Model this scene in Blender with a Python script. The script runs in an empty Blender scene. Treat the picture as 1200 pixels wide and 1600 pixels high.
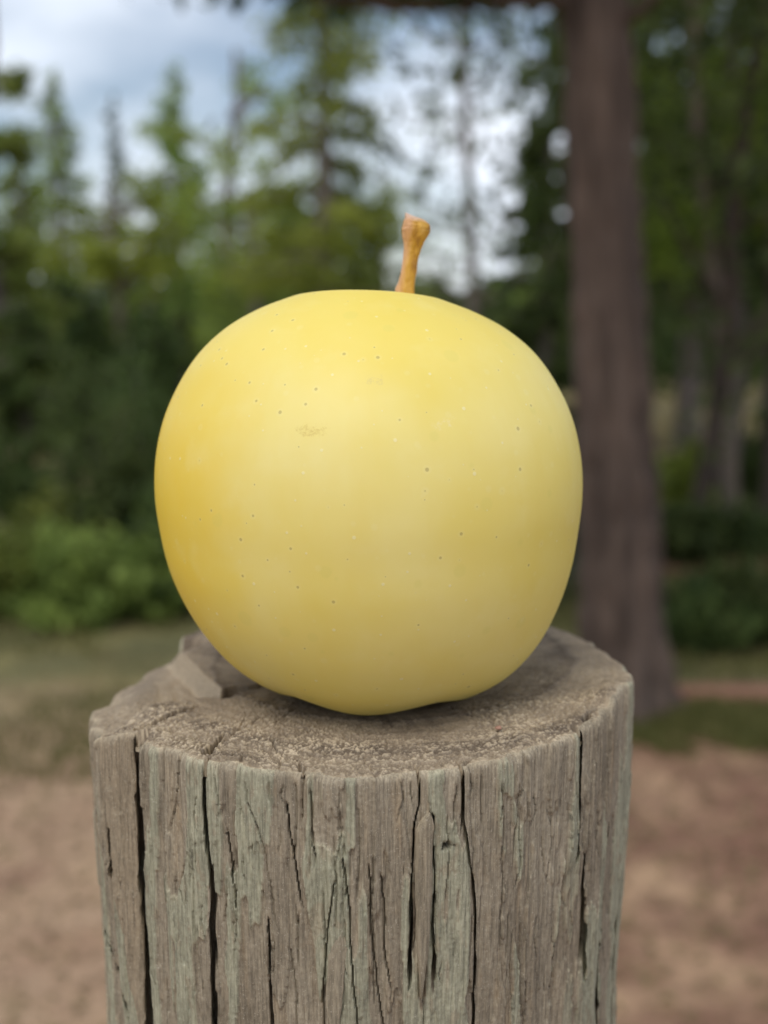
import bpy, math, random
import numpy as np
from mathutils import Vector

S = bpy.context.scene
# ------------------------------------------------------------------ camera
ZT = 1.2                       # height of the post top above the ground
F_PX, PITCH = 1885.0, math.radians(9.5)
CAM = np.array([0.0044, -0.2315, ZT + 0.075])
cd = bpy.data.cameras.new('camera')
cam = bpy.data.objects.new('camera', cd)
S.collection.objects.link(cam)
cam.location = CAM
cam.rotation_euler = (math.pi/2 - PITCH, 0, 0)
cd.sensor_fit = 'VERTICAL'; cd.sensor_height = 24; cd.sensor_width = 18
cd.lens = F_PX*24/1600
cd.clip_start = 0.01; cd.clip_end = 2000
cd.dof.use_dof = True
cd.dof.focus_distance = 0.194
cd.dof.aperture_fstop = (cd.lens/1000)/0.0033
S.camera = cam
# ------------------------------------------------------------------ sky, sun, exposure
SUN_EL, SUN_AZ = 58, 200       # azimuth clockwise from +Y (north)
w = bpy.data.worlds.new('World'); S.world = w; w.use_nodes = True
nt = w.node_tree; nt.nodes.clear()
N = nt.nodes.new; L = nt.links.new
out = N('ShaderNodeOutputWorld'); bg = N('ShaderNodeBackground'); bg.inputs['Strength'].default_value = 0.09
sky = N('ShaderNodeTexSky'); sky.sky_type = 'NISHITA'; sky.sun_disc = False
sky.sun_elevation = math.radians(SUN_EL); sky.sun_rotation = math.radians(SUN_AZ)
tc = N('ShaderNodeTexCoord'); mp = N('ShaderNodeMapping'); mp.inputs['Scale'].default_value = (1, 1, 2.2)
mp.inputs['Location'].default_value = (0.35, 0.1, 0.0)
nz = N('ShaderNodeTexNoise'); nz.inputs['Scale'].default_value = 2.6; nz.inputs['Detail'].default_value = 5; nz.inputs['Roughness'].default_value = 0.5
cr = N('ShaderNodeValToRGB'); cr.color_ramp.elements[0].position = 0.38; cr.color_ramp.elements[1].position = 0.62
nz2 = N('ShaderNodeTexNoise'); nz2.inputs['Scale'].default_value = 4.0; nz2.inputs['Detail'].default_value = 4
cc = N('ShaderNodeMix'); cc.data_type = 'RGBA'
cc.inputs[6].default_value = (9.4, 10.3, 12.0, 1); cc.inputs[7].default_value = (12.2, 12.8, 13.6, 1)
mx = N('ShaderNodeMix'); mx.data_type = 'RGBA'
L(tc.outputs['Generated'], mp.inputs['Vector']); L(mp.outputs[0], nz.inputs['Vector']); L(mp.outputs[0], nz2.inputs['Vector'])
L(nz.outputs['Fac'], cr.inputs[0]); L(cr.outputs[0], mx.inputs[0])
L(nz2.outputs['Fac'], cc.inputs[0]); L(cc.outputs[2], mx.inputs[7]); L(sky.outputs[0], mx.inputs[6])
L(mx.outputs[2], bg.inputs['Color']); L(bg.outputs[0], out.inputs['Surface'])
sd = bpy.data.lights.new('sun', 'SUN'); sd.energy = 1.45; sd.angle = math.radians(24); sd.color = (1.0, 0.95, 0.87)
sun = bpy.data.objects.new('sun', sd); S.collection.objects.link(sun)
az, el = math.radians(SUN_AZ), math.radians(SUN_EL)
sun.rotation_euler = Vector((math.sin(az)*math.cos(el), math.cos(az)*math.cos(el), math.sin(el))).to_track_quat('Z', 'Y').to_euler()
S.view_settings.view_transform = 'Standard'; S.view_settings.look = 'None'
S.view_settings.gamma = 1; S.view_settings.use_curve_mapping = False
S.view_settings.exposure = 0.16
S.render.engine = 'CYCLES'
S.cycles.max_bounces = 6

rng = np.random.default_rng(7); random.seed(7)

# ------------------------------------------------------------------ helpers
def tag(o, label=None, cat=None, group=None, kind=None):
    if label: o['label'] = label
    if cat: o['category'] = cat
    if group: o['group'] = group
    if kind: o['kind'] = kind
    return o

def link(o, parent=None):
    S.collection.objects.link(o)
    if parent is not None: o.parent = parent
    return o

def empty(name, loc, rz=0):
    o = bpy.data.objects.new(name, None); o.empty_display_size = 0.05
    o.location = loc; o.rotation_euler = (0, 0, rz)
    return link(o)

def mesh_np(name, V, Fa, mat, parent=None, smooth=True, attrs=None, n=None):
    """V (k,3); Fa (m,n) faces all of one size."""
    V = np.ascontiguousarray(V, dtype=np.float32).reshape(-1, 3)
    Fa = np.ascontiguousarray(Fa, dtype=np.int32)
    m, k = Fa.shape
    me = bpy.data.meshes.new(name)
    me.vertices.add(len(V)); me.vertices.foreach_set('co', V.ravel())
    me.loops.add(m*k); me.loops.foreach_set('vertex_index', Fa.ravel())
    me.polygons.add(m); me.polygons.foreach_set('loop_start', np.arange(0, m*k, k, dtype=np.int32))
    me.polygons.foreach_set('use_smooth', np.full(m, smooth))
    me.update(calc_edges=True); me.validate()
    for an, av in (attrs or {}).items():
        a = me.attributes.new(an, 'FLOAT', 'POINT'); a.data.foreach_set('value', np.ascontiguousarray(av, dtype=np.float32).ravel())
    if mat: me.materials.append(mat)
    o = bpy.data.objects.new(name, me)
    return link(o, parent)

def _h(ix, iy, iz, seed):
    h = (ix*374761393 + iy*668265263 + iz*2147483647 + seed*1274126177).astype(np.int64) & 0xffffffff
    h = ((h ^ (h >> 13))*1274126177) & 0xffffffff
    h = ((h ^ (h >> 15))*2246822519) & 0xffffffff
    return ((h ^ (h >> 16)) & 0xffffff)/float(0xffffff)

def vn(x, y, z=0.0, seed=0):
    x, y, z = np.broadcast_arrays(np.asarray(x, float), np.asarray(y, float), np.asarray(z, float))
    fx, fy, fz = np.floor(x), np.floor(y), np.floor(z)
    ix, iy, iz = fx.astype(np.int64), fy.astype(np.int64), fz.astype(np.int64)
    u, v, t = x-fx, y-fy, z-fz
    u, v, t = u*u*(3-2*u), v*v*(3-2*v), t*t*(3-2*t)
    r = 0
    flat = not np.any(iz) and not np.any(t)
    for dz in ((0,) if flat else (0, 1)):
        wz = 1 if flat else (t if dz else 1-t)
        for dy in (0, 1):
            wy = v if dy else 1-v
            for dx in (0, 1):
                wx = u if dx else 1-u
                r = r + _h(ix+dx, iy+dy, iz+dz, seed)*wx*wy*wz
    return r

def fbm(x, y, z=0.0, seed=0, o=3):
    r, a, s = 0, 1.0, 0
    for k in range(o):
        r = r + a*vn(x*2**k, y*2**k, z*2**k if np.any(z) else 0.0, seed+k*17); s += a; a *= .5
    return r/s

def ss(a, b, x):
    t = np.clip((x-a)/(b-a), 0, 1); return t*t*(3-2*t)

# view ray helpers: a point of the photograph -> a direction from where it was taken
_F = np.array([0, math.cos(PITCH), -math.sin(PITCH)]); _U = np.array([0, math.sin(PITCH), math.cos(PITCH)])
def ray(x, y): return _F + np.array([1., 0, 0])*(x-600)/F_PX - _U*(y-800)/F_PX
def on_post(x, y, r=.0522):
    d = ray(x, y); a = d[0]**2+d[1]**2; b = 2*(CAM[0]*d[0]+CAM[1]*d[1]); c = CAM[0]**2+CAM[1]**2-r*r
    t = (-b-max(b*b-4*a*c, 0)**.5)/(2*a); P = CAM+t*d
    return math.atan2(P[0], -P[1]), P[2]-ZT
def on_top(x, y, z=.003):
    d = ray(x, y); t = (ZT+z-CAM[2])/d[2]; return (CAM+t*d)[:2]
def at_ground(x, y):
    d = ray(x, y); t = -CAM[2]/d[2]; return (CAM+t*d)[:2]
def col_at(px, dist):
    """ground position in the direction of photo column px, at a distance"""
    return np.array([CAM[0] + (px-600)/F_PX*dist, CAM[1] + dist])
def h_at(py, dist):
    d = ray(600, py); return CAM[2] + d[2]/d[1]*dist

# ------------------------------------------------------------------ material helpers
class M:
    def __init__(s, name):
        s.m = bpy.data.materials.new(name); s.m.use_nodes = True; s.nt = s.m.node_tree
        s.nt.nodes.clear(); s.out = s.n('ShaderNodeOutputMaterial'); s.p = s.n('ShaderNodeBsdfPrincipled')
        s.l(s.p.outputs[0], s.out.inputs['Surface'])
    def n(s, t, **k):
        o = s.nt.nodes.new(t)
        for a, b in k.items(): setattr(o, a, b)
        return o
    def l(s, a, b): s.nt.links.new(a, b)
    def coord(s, scale=(1, 1, 1), kind='Object', rot=(0, 0, 0)):
        t = s.n('ShaderNodeTexCoord'); m = s.n('ShaderNodeMapping'); m.inputs['Scale'].default_value = scale; m.inputs['Rotation'].default_value = rot
        s.l(t.outputs[kind], m.inputs['Vector']); return m.outputs[0]
    def noise(s, vec, scale=5, detail=4, rough=.55):
        n = s.n('ShaderNodeTexNoise'); n.inputs['Scale'].default_value = scale; n.inputs['Detail'].default_value = detail
        n.inputs['Roughness'].default_value = rough; s.l(vec, n.inputs['Vector']); return n.outputs['Fac']
    def ramp(s, fac, stops):
        r = s.n('ShaderNodeValToRGB'); e = r.color_ramp.elements
        while len(e) < len(stops): e.new(.5)
        for i, (p, c) in enumerate(stops):
            e[i].position = p; e[i].color = (c, c, c, 1) if np.isscalar(c) else (*c, 1)
        s.l(fac, r.inputs[0]); return r.outputs[0]
    def mix(s, fac, a, b, mode='MIX'):
        m = s.n('ShaderNodeMix'); m.data_type = 'RGBA'; m.blend_type = mode
        for i, v in ((0, fac), (6, a), (7, b)):
            if hasattr(v, 'is_output'): s.l(v, m.inputs[i])
            elif i == 0: m.inputs[0].default_value = v
            else: m.inputs[i].default_value = (*v, 1) if not np.isscalar(v) else (v, v, v, 1)
        return m.outputs[2]
    def math(s, op, a, b=0.0, c=None, clamp=False):
        m = s.n('ShaderNodeMath'); m.operation = op; m.use_clamp = clamp
        for i, v in enumerate((a, b) if c is None else (a, b, c)):
            if hasattr(v, 'is_output'): s.l(v, m.inputs[i])
            else: m.inputs[i].default_value = v
        return m.outputs[0]
    def attr(s, name):
        a = s.n('ShaderNodeAttribute'); a.attribute_name = name; return a.outputs['Fac']
    def bump(s, h, strength=.5, dist=.001):
        b = s.n('ShaderNodeBump'); b.inputs['Strength'].default_value = strength; b.inputs['Distance'].default_value = dist
        s.l(h, b.inputs['Height']); s.l(b.outputs[0], s.p.inputs['Normal'])
    def base(s, c):
        if hasattr(c, 'is_output'): s.l(c, s.p.inputs['Base Color'])
        else: s.p.inputs['Base Color'].default_value = (*c, 1)
    def set(s, **k):
        for a, b in k.items(): s.p.inputs[a.replace('_', ' ')].default_value = b

# ---- apple skin
m = M('apple_skin')
v = m.coord()
big = m.noise(v, 38, 3, .5)
c = m.mix(m.ramp(big, [(.35, 0.), (.68, 1.)]), (.83, .67, .16), (.87, .74, .27))
sep = m.n('ShaderNodeSeparateXYZ'); tcn = m.n('ShaderNodeTexCoord'); m.l(tcn.outputs['Object'], sep.inputs[0])
# the cheek on the left is a deeper golden yellow
wob = m.math('MULTIPLY_ADD', m.noise(v, 45, 4, .6), .022, -.011)
cheek = m.math('ADD', sep.outputs['X'], wob)
chk = m.ramp(m.math('MULTIPLY_ADD', cheek, -12.0, 0.0, clamp=True), [(.20, 0.), (.43, 1.)])
c = m.mix(m.math('MULTIPLY', chk, .9), c, (.84, .575, .025))
shr = m.math('MULTIPLY', m.ramp(m.math('ADD', sep.outputs['Z'], wob), [(.060, 0.), (.076, 1.)]), .6)
c = m.mix(shr, c, (.84, .64, .10))
# greener flush low down and on the right
grn = m.ramp(m.noise(m.coord((1, 1, .7)), 30, 3, .6), [(.5, 0.), (.8, 1.)])
low = m.ramp(m.math('MULTIPLY_ADD', sep.outputs['Z'], -14., .75, clamp=True), [(.1, .10), (.7, .5)])
c = m.mix(m.math('MULTIPLY', m.math('ADD', m.math('MULTIPLY', grn, .5), .35), low), c, (.79, .69, .14))
stk = m.noise(m.coord((1, 1, .22)), 170, 3, .6)
c = m.mix(m.ramp(stk, [(.45, 0.), (.75, .16)]), c, (.80, .60, .085))
c = m.mix(m.ramp(m.noise(v, 95, 4, .6), [(.55, 0.), (.75, .22)]), c, (.90, .80, .36))
def dots(m, scale, rad, keep, seedrot):
    vo = m.n('ShaderNodeTexVoronoi'); vo.feature = 'F1'; vo.inputs['Scale'].default_value = scale; vo.inputs['Randomness'].default_value = 1
    m.l(m.coord((1, 1, 1), rot=seedrot), vo.inputs['Vector'])
    sp = m.n('ShaderNodeSeparateColor'); m.l(vo.outputs['Color'], sp.inputs[0])
    k = m.math('GREATER_THAN', sp.outputs[0], 1-keep)
    rr = m.math('MULTIPLY_ADD', sp.outputs[1], rad, rad*.45)
    d = m.math('SUBTRACT', rr, vo.outputs['Distance'])
    return m.math('MULTIPLY', m.math('MULTIPLY', d, 1/(rad*.35), clamp=True), k)
d1 = dots(m, 440, .115, .42, (.3, .5, .1)); d2 = dots(m, 460, .12, .45, (1.3, .2, .8)); d3 = dots(m, 200, .22, .3, (.7, 1.1, .2))
c = m.mix(m.math('MULTIPLY', d3, .16), c, (.66, .60, .14))
d4 = dots(m, 440, .26, .42, (.3, .5, .1))
c = m.mix(m.math('MULTIPLY', d4, .12), c, (.90, .83, .45))
c = m.mix(m.math('MULTIPLY', d2, .45), c, (.93, .86, .55))
c = m.mix(m.math('MULTIPLY', d1, .5), c, (.33, .24, .07))
# small russet scars
gp = m.n('ShaderNodeNewGeometry')
for (sx, sz, rad, col, sy) in ((-.0085, .0565, .0026, (.58, .40, .07), -.0365), (.0125, .0575, .0016, (.90, .78, .44), -.034), (.0015, .064, .0022, (.70, .56, .2), -.034), (-.0155, .0795, .002, (.62, .47, .12), -.02)):
    vm = m.n('ShaderNodeVectorMath'); vm.operation = 'SUBTRACT'; m.l(tcn.outputs['Object'], vm.inputs[0]); vm.inputs[1].default_value = (sx, sy, sz)
    vs = m.n('ShaderNodeVectorMath'); vs.operation = 'MULTIPLY'; m.l(vm.outputs[0], vs.inputs[0]); vs.inputs[1].default_value = (.6, .25, 1.5)
    vl = m.n('ShaderNodeVectorMath'); vl.operation = 'LENGTH'; m.l(vs.outputs[0], vl.inputs[0])
    dd = m.math('MULTIPLY_ADD', m.noise(v, 700, 4, .8), .007, -.0030)
    k = m.math('MULTIPLY', m.math('SUBTRACT', rad*.75, m.math('ADD', vl.outputs['Value'], dd)), 1500., clamp=True)
    c = m.mix(m.math('MULTIPLY', m.math('MULTIPLY', k, m.ramp(m.noise(v, 1600, 3, .7), [(.4, .1), (.6, 1.)])), .5), c, col)
m.base(c)
m.set(Roughness=.5, Subsurface_Weight=.12, Subsurface_Scale=.004)
m.p.inputs['Subsurface Radius'].default_value = (1, .7, .25)
m.p.inputs['Specular IOR Level'].default_value = .34
hb = m.math('ADD', m.math('MULTIPLY', m.noise(v, 700, 3, .6), .25), m.math('ADD', m.math('MULTIPLY', d2, .8), m.math('MULTIPLY', d1, -.8)))
m.bump(hb, .22, .00022)
APPLE = m.m
# ---- stem
m = M('apple_stem'); v = m.coord((1, 1, .35))
c = m.ramp(m.noise(v, 420, 4, .6), [(.3, (.36, .16, .03)), (.5, (.64, .34, .035)), (.7, (.74, .44, .11))])
sx = m.n('ShaderNodeSeparateXYZ'); m.l(m.coord(), sx.inputs[0])
c = m.mix(m.ramp(m.math('ADD', m.attr('pinkish'), m.math('MULTIPLY_ADD', m.noise(v, 500, 3), .6, -.3)), [(.5, 0.), (.8, .75)]), c, (.72, .40, .22))
c = m.mix(m.attr('tip'), c, (.72, .50, .38))
m.base(c); m.set(Roughness=.6); m.bump(m.noise(v, 900, 4, .7), .9, .0006); STEM = m.m

# ---- weathered wood, side
m = M('weathered_wood_side')
v = m.coord((1, 1, .045)); v2 = m.coord((1, 1, .16))
fib = m.noise(v, 2600, 4, .65); fib2 = m.noise(v2, 620, 4, .6); blot = m.noise(m.coord((1, 1, .5)), 90, 4, .6)
lay = m.attr('layer')
brown = m.mix(m.ramp(blot, [(.32, 0.), (.7, 1.)]), (.225, .192, .145), (.375, .33, .258))
brown = m.mix(m.ramp(m.noise(m.coord((1, 1, .1)), 240, 3, .6), [(.58, 0.), (.80, .6)]), brown, (.36, .25, .14))
green = m.mix(m.ramp(fib2, [(.3, 0.), (.7, 1.)]), (.30, .298, .228), (.40, .395, .30))
c = m.mix(lay, brown, green)
c = m.mix(m.attr('raw'), c, m.mix(fib2, (.235, .19, .135), (.37, .31, .23)))
c = m.mix(m.attr('pale'), c, (.62, .52, .38))
fc = m.ramp(fib, [(.25, .50), (.5, .96), (.75, 1.36)])
c = m.mix(1.0, c, fc, 'MULTIPLY')
c = m.mix(1.0, c, m.ramp(m.noise(m.coord((1, 1, .4)), 1500, 3, .7), [(.3, .80), (.7, 1.15)]), 'MULTIPLY')
c = m.mix(1.0, c, (1.03, 1.0, .93), 'MULTIPLY')
spk = m.ramp(m.noise(m.coord(), 4200, 2, .5), [(.62, 0.), (.72, .55)])
c = m.mix(spk, c, (.62, .56, .45))
c = m.mix(m.attr('dark_brown'), c, (.07, .045, .03))
m.base(c); m.set(Roughness=.88); m.p.inputs['Specular IOR Level'].default_value = .25
m.bump(m.math('ADD', fib, m.math('MULTIPLY', m.noise(m.coord((1, 1, .3)), 2400, 4, .7), .8)), .8, .00025); WOOD = m.m
# ---- end grain
m = M('weathered_end_grain')
vr = m.coord()
g = m.attr('grit')
ring = m.attr('ring')
c = m.mix(m.ramp(m.noise(vr, 110, 5, .65), [(.3, 0.), (.7, 1.)]), (.20, .165, .130), (.37, .31, .24))
c = m.mix(m.ramp(ring, [(.4, 0.), (.75, .8)]), c, (.120, .096, .078))
c = m.mix(m.attr('palewood'), c, (.45, .385, .30))
c = m.mix(1.0, c, m.ramp(m.noise(vr, 2300, 3, .7), [(.3, .70), (.72, 1.30)]), 'MULTIPLY')
c = m.mix(g, c, (.60, .52, .41))
c = m.mix(1.0, c, (1.04, .98, .88), 'MULTIPLY')
c = m.mix(m.attr('pale'), c, (.58, .47, .33))
m.base(c); m.set(Roughness=.85); m.p.inputs['Specular IOR Level'].default_value = .3
m.bump(m.noise(vr, 2600, 4, .75), .8, .0003); ENDG = m.m

# ------------------------------------------------------------------ ground
def ground_mat():
    m = M('forest_floor'); v = m.coord()
    a = m.noise(v, 1.3, 5, .6); b = m.noise(v, 5.5, 5, .65); d = m.noise(v, 38, 4, .6)
    c = m.mix(m.ramp(b, [(.36, 0.), (.62, 1.)]), (.215, .115, .070), (.47, .300, .175))
    c = m.mix(m.ramp(a, [(.42, 0.), (.58, .9)]), c, (.22, .105, .065))
    s = m.n('ShaderNodeSeparateXYZ'); m.l(v, s.inputs[0])
    # paler dry litter to the left of the post
    lf = m.ramp(m.math('MULTIPLY_ADD', s.outputs['X'], -1.1, .1, clamp=True), [(.1, 0.), (.7, .75)])
    c = m.mix(m.math('MULTIPLY', lf, m.ramp(m.noise(v, 4, 4), [(.3, .35), (.6, 1.)])), c, (.52, .36, .225))
    # grass begins past the bare strip
    y = m.math('ADD', s.outputs['Y'], m.math('MULTIPLY_ADD', m.noise(v, 2.2, 4, .6), 1.2, -.62))
    gm = m.ramp(m.math('MULTIPLY', y, .1), [(.30, 0.), (.385, 1.)])
    gc = m.mix(m.ramp(m.noise(v, 3, 4), [(.35, 0.), (.65, 1.)]), (.065, .085, .022), (.19, .18, .055))
    gc = m.mix(m.ramp(m.math('MULTIPLY', y, .1), [(.75, 0.), (.95, 1.)]), gc, (.34, .29, .13))
    c = m.mix(m.math('MULTIPLY', gm, .85), c, gc)
    c = m.mix(1.0, c, m.ramp(d, [(.3, .72), (.7, 1.25)]), 'MULTIPLY')
    m.base(c); m.set(Roughness=.95); m.bump(m.noise(v, 30, 5, .7), .7, .03); return m.m
GROUND = ground_mat()
def gz(x, y):
    r = np.hypot(x, y-3)
    return (fbm(x*.9+50, y*.9+50, seed=3)-.5)*.05*ss(.5, 2, np.hypot(x, y)) + (fbm(x*.13+9, y*.13+5, seed=4)-.5)*.5*ss(9, 30, r)
ax = np.r_[-np.geomspace(600, 8, 26), np.linspace(-7.5, 7.5, 121), np.geomspace(8, 600, 26)]
X, Y = np.meshgrid(ax, ax+2, indexing='ij')
Z = gz(X, Y)
n = len(ax)
idx = np.arange(n*n).reshape(n, n)
quads = lambda I: np.stack([I[:-1, :-1], I[1:, :-1], I[1:, 1:], I[:-1, 1:]], -1).reshape(-1, 4)
g = mesh_np('ground', np.stack([X, Y, Z], -1), quads(idx), GROUND); tag(g, kind='structure')

def strip(name, ymid, half, x0, x1, mat, seed):
    xs = np.linspace(x0, x1, 90); t = np.linspace(-1, 1, 9)
    Xs, T = np.meshgrid(xs, t, indexing='ij')
    ym = ymid + .18*(fbm(Xs*.7+3, Xs*0, seed=seed)-.5) + (Xs-1)*.06
    hw = half*(.75+.6*fbm(Xs*2.1+7, T*.0+np.sign(T)*3+5, seed=seed+5))
    Ys = ym+T*hw
    # feather in past the trunk
    Zs = gz(Xs, Ys)+.012-.010*np.abs(T)**3
    I = np.arange(Xs.size).reshape(Xs.shape)
    o = mesh_np(name, np.stack([Xs, Ys, Zs], -1), quads(I), mat); return tag(o, kind='structure')
m = M('red_soil'); v = m.coord()
c = m.mix(m.ramp(m.noise(v, 9, 5), [(.3, 0.), (.7, 1.)]), (.20, .090, .055), (.32, .155, .10))
m.base(c); m.set(Roughness=.95); m.bump(m.noise(v, 40, 4), .6, .02); SOIL = m.m
strip('path', 3.72, .12, 1.0, 6.5, SOIL, 11)
strip('path', 5.75, .26, 1.2, 7.0, SOIL, 12)

# ------------------------------------------------------------------ wooden post
R0 = .0522
phi = np.radians(np.r_[np.linspace(-96, 96, 860, endpoint=False), np.linspace(96, 264, 330, endpoint=False)])
NP_ = len(phi)
# height of the sawn rim round the post (mm above the nominal top)
rim_tab = [(-180, 4.2), (-150, 3.4), (-133, 2.6), (-128.6, 2.3), (-127.9, 1.8), (-127.2, -4.2), (-126.2, -4.0), (-124.6, -1.8), (-122, -2.2), (-107, -4.0), (-96, -4.2), (-88, -3.6), (-78, -3.0), (-71, -1.8), (-62, -.6), (-57, 1.0), (-50, 3.4),
           (-46.5, 4.0), (-44, 3.0), (-35, 3.7), (-27, 3.7), (-18, 3.4), (-9, 3.1), (0, 2.8), (10, 3.0), (18, 3.2), (29, 3.9), (38, 4.1), (47, 4.1), (50, 4.9), (56, 5.3), (60, 5.2), (62, 6.6), (66, 6.9), (73, 6.5), (80, 5.4), (90, 5.0), (106, 5.2), (117, 5.3), (127, 5.1), (150, 4.7), (180, 4.2)]
smooth_tab = [(-180, 4.2), (-133, 3.3), (-96, 2.6), (-60, 2.8), (-44, 3.1), (0, 2.9), (29, 3.8), (47, 4.1), (70, 4.9), (90, 5.0), (127, 5.1), (180, 4.2)]
pd = np.degrees((phi+math.pi) % (2*math.pi)-math.pi)
rimz = np.interp(pd, *zip(*rim_tab))/1000
rsm = np.interp(pd, *zip(*smooth_tab))/1000
# plan outline: not quite round
Rp = R0*(1 + .006*(vn(np.cos(phi)*2.2+9, np.sin(phi)*2.2+9, seed=5)-.5)*2) + .0009*(vn(phi*6+20, 0*phi, seed=8)-.5)
Rp[(pd < -50) & (pd > -120)] += .0003

def side_disp(PH, ZZ, fade):
    """outward displacement (m) of the side at angle PH, height ZZ (m, relative to nominal top)"""
    s = PH*R0; zz = ZZ
    wv = (fbm(s*120+40, zz*25+40, seed=31)-.5)*.0016            # wander of the grain
    s2 = s + wv
    d = (fbm(s*110+11, zz*9+30, seed=1)-.5)*.0022
    d += (fbm(s2*420+5, zz*30+7, seed=2)-.5)*.00075
    d += (fbm(s2*1500+5, zz*70+7, seed=3)-.5)*.00042
    d += (vn(s2*4200+5, zz*160+7, seed=4)-.5)*.00020
    d += (fbm(s2*2500+5, zz*2200+7, seed=6)-.5)*.00016
    # remnant outer skin with sharp flaked edges
    n = fbm(s2*190+60, zz*20+90, seed=21, o=4) + .07*(vn(s2*1100, zz*160, seed=22)-.5)
    top = ss(-.001, -.018, zz)                                   # worn away towards the rim
    left = ss(.35, -.55, PH)*.075
    thr = .640 - .070*top - left
    layer = ss(thr, thr+.010, n)
    n2 = fbm(s2*310+160, zz*38+290, seed=41, o=4)
    lay2 = ss(.52, .535, n2)
    d += layer*.00052 + lay2*.00050*(1-layer*.3)
    # curled lip at the flake edge
    lip = np.exp(-((n-thr)/.012)**2)
    d += lip*.00016
    return d*fade, layer*fade, lay2, lip

def crack(cr, s, zz, ph):
    pts, wtop, wbot, depth = cr[:4]
    a = np.array([on_post(*q) for q in pts]); zs = a[:, 1]; fs = a[:, 0]
    o = np.argsort(zs); zs, fs = zs[o], fs[o]
    lo, hi = zs[0], zs[-1]
    x = np.interp(zz, zs, fs)*R0
    x = x + (fbm(zz*200+pts[0][0]*.37, zz*0+3, seed=50)-.5)*.0006
    t = np.clip((hi-zz)/(hi-lo), 0, 1)
    w = .92*(wtop*(1-t)+wbot*t)*(.85+.3*vn(zz*300+pts[0][0], 0*zz, seed=51))
    w = w/np.cos(np.clip(np.abs(ph)*1.22, 0, .98))
    end = ss(0, .0035, zz-lo) if (len(cr) < 5 or 'open' not in cr[4]) else 1.0
    if len(cr) < 5 or 'rim' not in cr[4]: end = end*ss(0, .002, hi-zz)
    else: pass
    w = w*np.sqrt(np.clip(end, 0, 1)); h = .000115
    dx = s-x; a = np.abs(dx)-w
    wide = w >= .00028
    live = (zz > lo-.001) & (end > .02)
    # the mesh follows the lips of the crack exactly
    onlip = wide & (np.abs(a) < h) & live
    cen = ~wide & (np.abs(dx) < h) & live
    dep = np.where(wide, (a < -h)*1.0, cen*1.0)*depth*end*live
    shift = np.where(onlip, -np.sign(dx)*a, np.where(cen, -dx, 0.0))
    return dep, shift

CR = [  # photo trace of each crack down the side, half width top / bottom (m), depth, flags
    ([(213, 1143), (215, 1200), (219, 1300), (221, 1400), (225, 1500), (230, 1640)], .00100, .00085, .0060, 'rim open'),
    ([(325, 1183), (326, 1260), (332, 1330), (335, 1400), (333, 1480), (336, 1640)], .00032, .00062, .0050, 'rim open'),
    ([(254, 1168), (257, 1300), (259, 1400), (261, 1500)], .00016, .00012, .0012, 'rim'),
    ([(282, 1178), (281, 1230), (270, 1275), (262, 1305)], .00013, .00016, .0010, 'rim'),
    ([(470, 1208), (472, 1242)], .00020, .00012, .0018, 'rim'),
    ([(447, 1250), (452, 1290), (461, 1345), (474, 1430)], .00018, .00026, .0020, ''),
    ([(484, 1225), (487, 1260), (491, 1362)], .00016, .00016, .0014, ''),
    ([(354, 1290), (361, 1340), (371, 1440)], .00014, .00024, .0018, ''),
    ([(384, 1215), (388, 1250), (404, 1290), (424, 1380), (432, 1460)], .00012, .00014, .0009, ''),
    ([(417, 1430), (419, 1520), (421, 1640)], .00022, .00040, .0026, 'open'),
    ([(452, 1480), (460, 1560), (462, 1640)], .00016, .00016, .0012, 'open'),
    ([(523, 1370), (513, 1450), (504, 1540), (505, 1640)], .00014, .00022, .0014, 'open'),
    ([(536, 1330), (545, 1420), (552, 1520), (560, 1640)], .00016, .00026, .0018, 'open'),
    ([(577, 1345), (580, 1460), (596, 1600), (604, 1640)], .00012, .00020, .0014, 'open'),
    ([(594, 1360), (600, 1420), (602, 1500), (612, 1560)], .00022, .00020, .0013, ''),
    ([(654, 1207), (655, 1264), (647, 1300), (644, 1360), (641, 1450), (639, 1560)], .00022, .00042, .0045, 'rim'),
    ([(675, 1268), (678, 1330), (677, 1420), (677, 1480), (680, 1552)], .00012, .00046, .0036, ''),
    ([(722, 1203), (724, 1280), (731, 1340), (741, 1400), (745, 1480), (746, 1640)], .00034, .00034, .0045, 'rim open'),
    ([(754, 1210), (756, 1300)], .00012, .00012, .0010, ''),
    ([(786, 1220), (788, 1300), (782, 1360)], .00012, .00012, .0009, ''),
    ([(811, 1220), (812, 1300), (814, 1350), (806, 1400)], .00014, .00018, .0012, ''),
    ([(860, 1262), (868, 1300)], .00010, .00012, .0008, ''),
    ([(912, 1143), (910, 1220), (908, 1300), (903, 1360)], .00052, .00030, .0052, 'rim'),
    ([(921, 1300), (917, 1400), (917, 1480), (919, 1545)], .00018, .00055, .0045, ''),
    ([(884, 1390), (878, 1450), (871, 1530)], .00014, .00040, .0028, ''),
    ([(869, 1540), (870, 1640)], .00026, .00026, .0022, 'open'),
    ([(944, 1470), (941, 1560), (943, 1640)], .00030, .00060, .0045, 'open'),
    ([(955, 1270), (951, 1330)], .00018, .00018, .0015, ''),
    ([(967, 1420), (963, 1500), (961, 1640)], .00040, .00040, .0030, 'open'),
    ([(158, 1160), (158, 1230), (163, 1300)], .00030, .00020, .0016, 'rim'),
    ([(179, 1280), (186, 1370), (187, 1400)], .00016, .00022, .0016, ''),
    ([(157, 1370), (170, 1450), (187, 1520), (206, 1600), (214, 1650)], .00020, .00045, .0026, 'open'),
]
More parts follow.
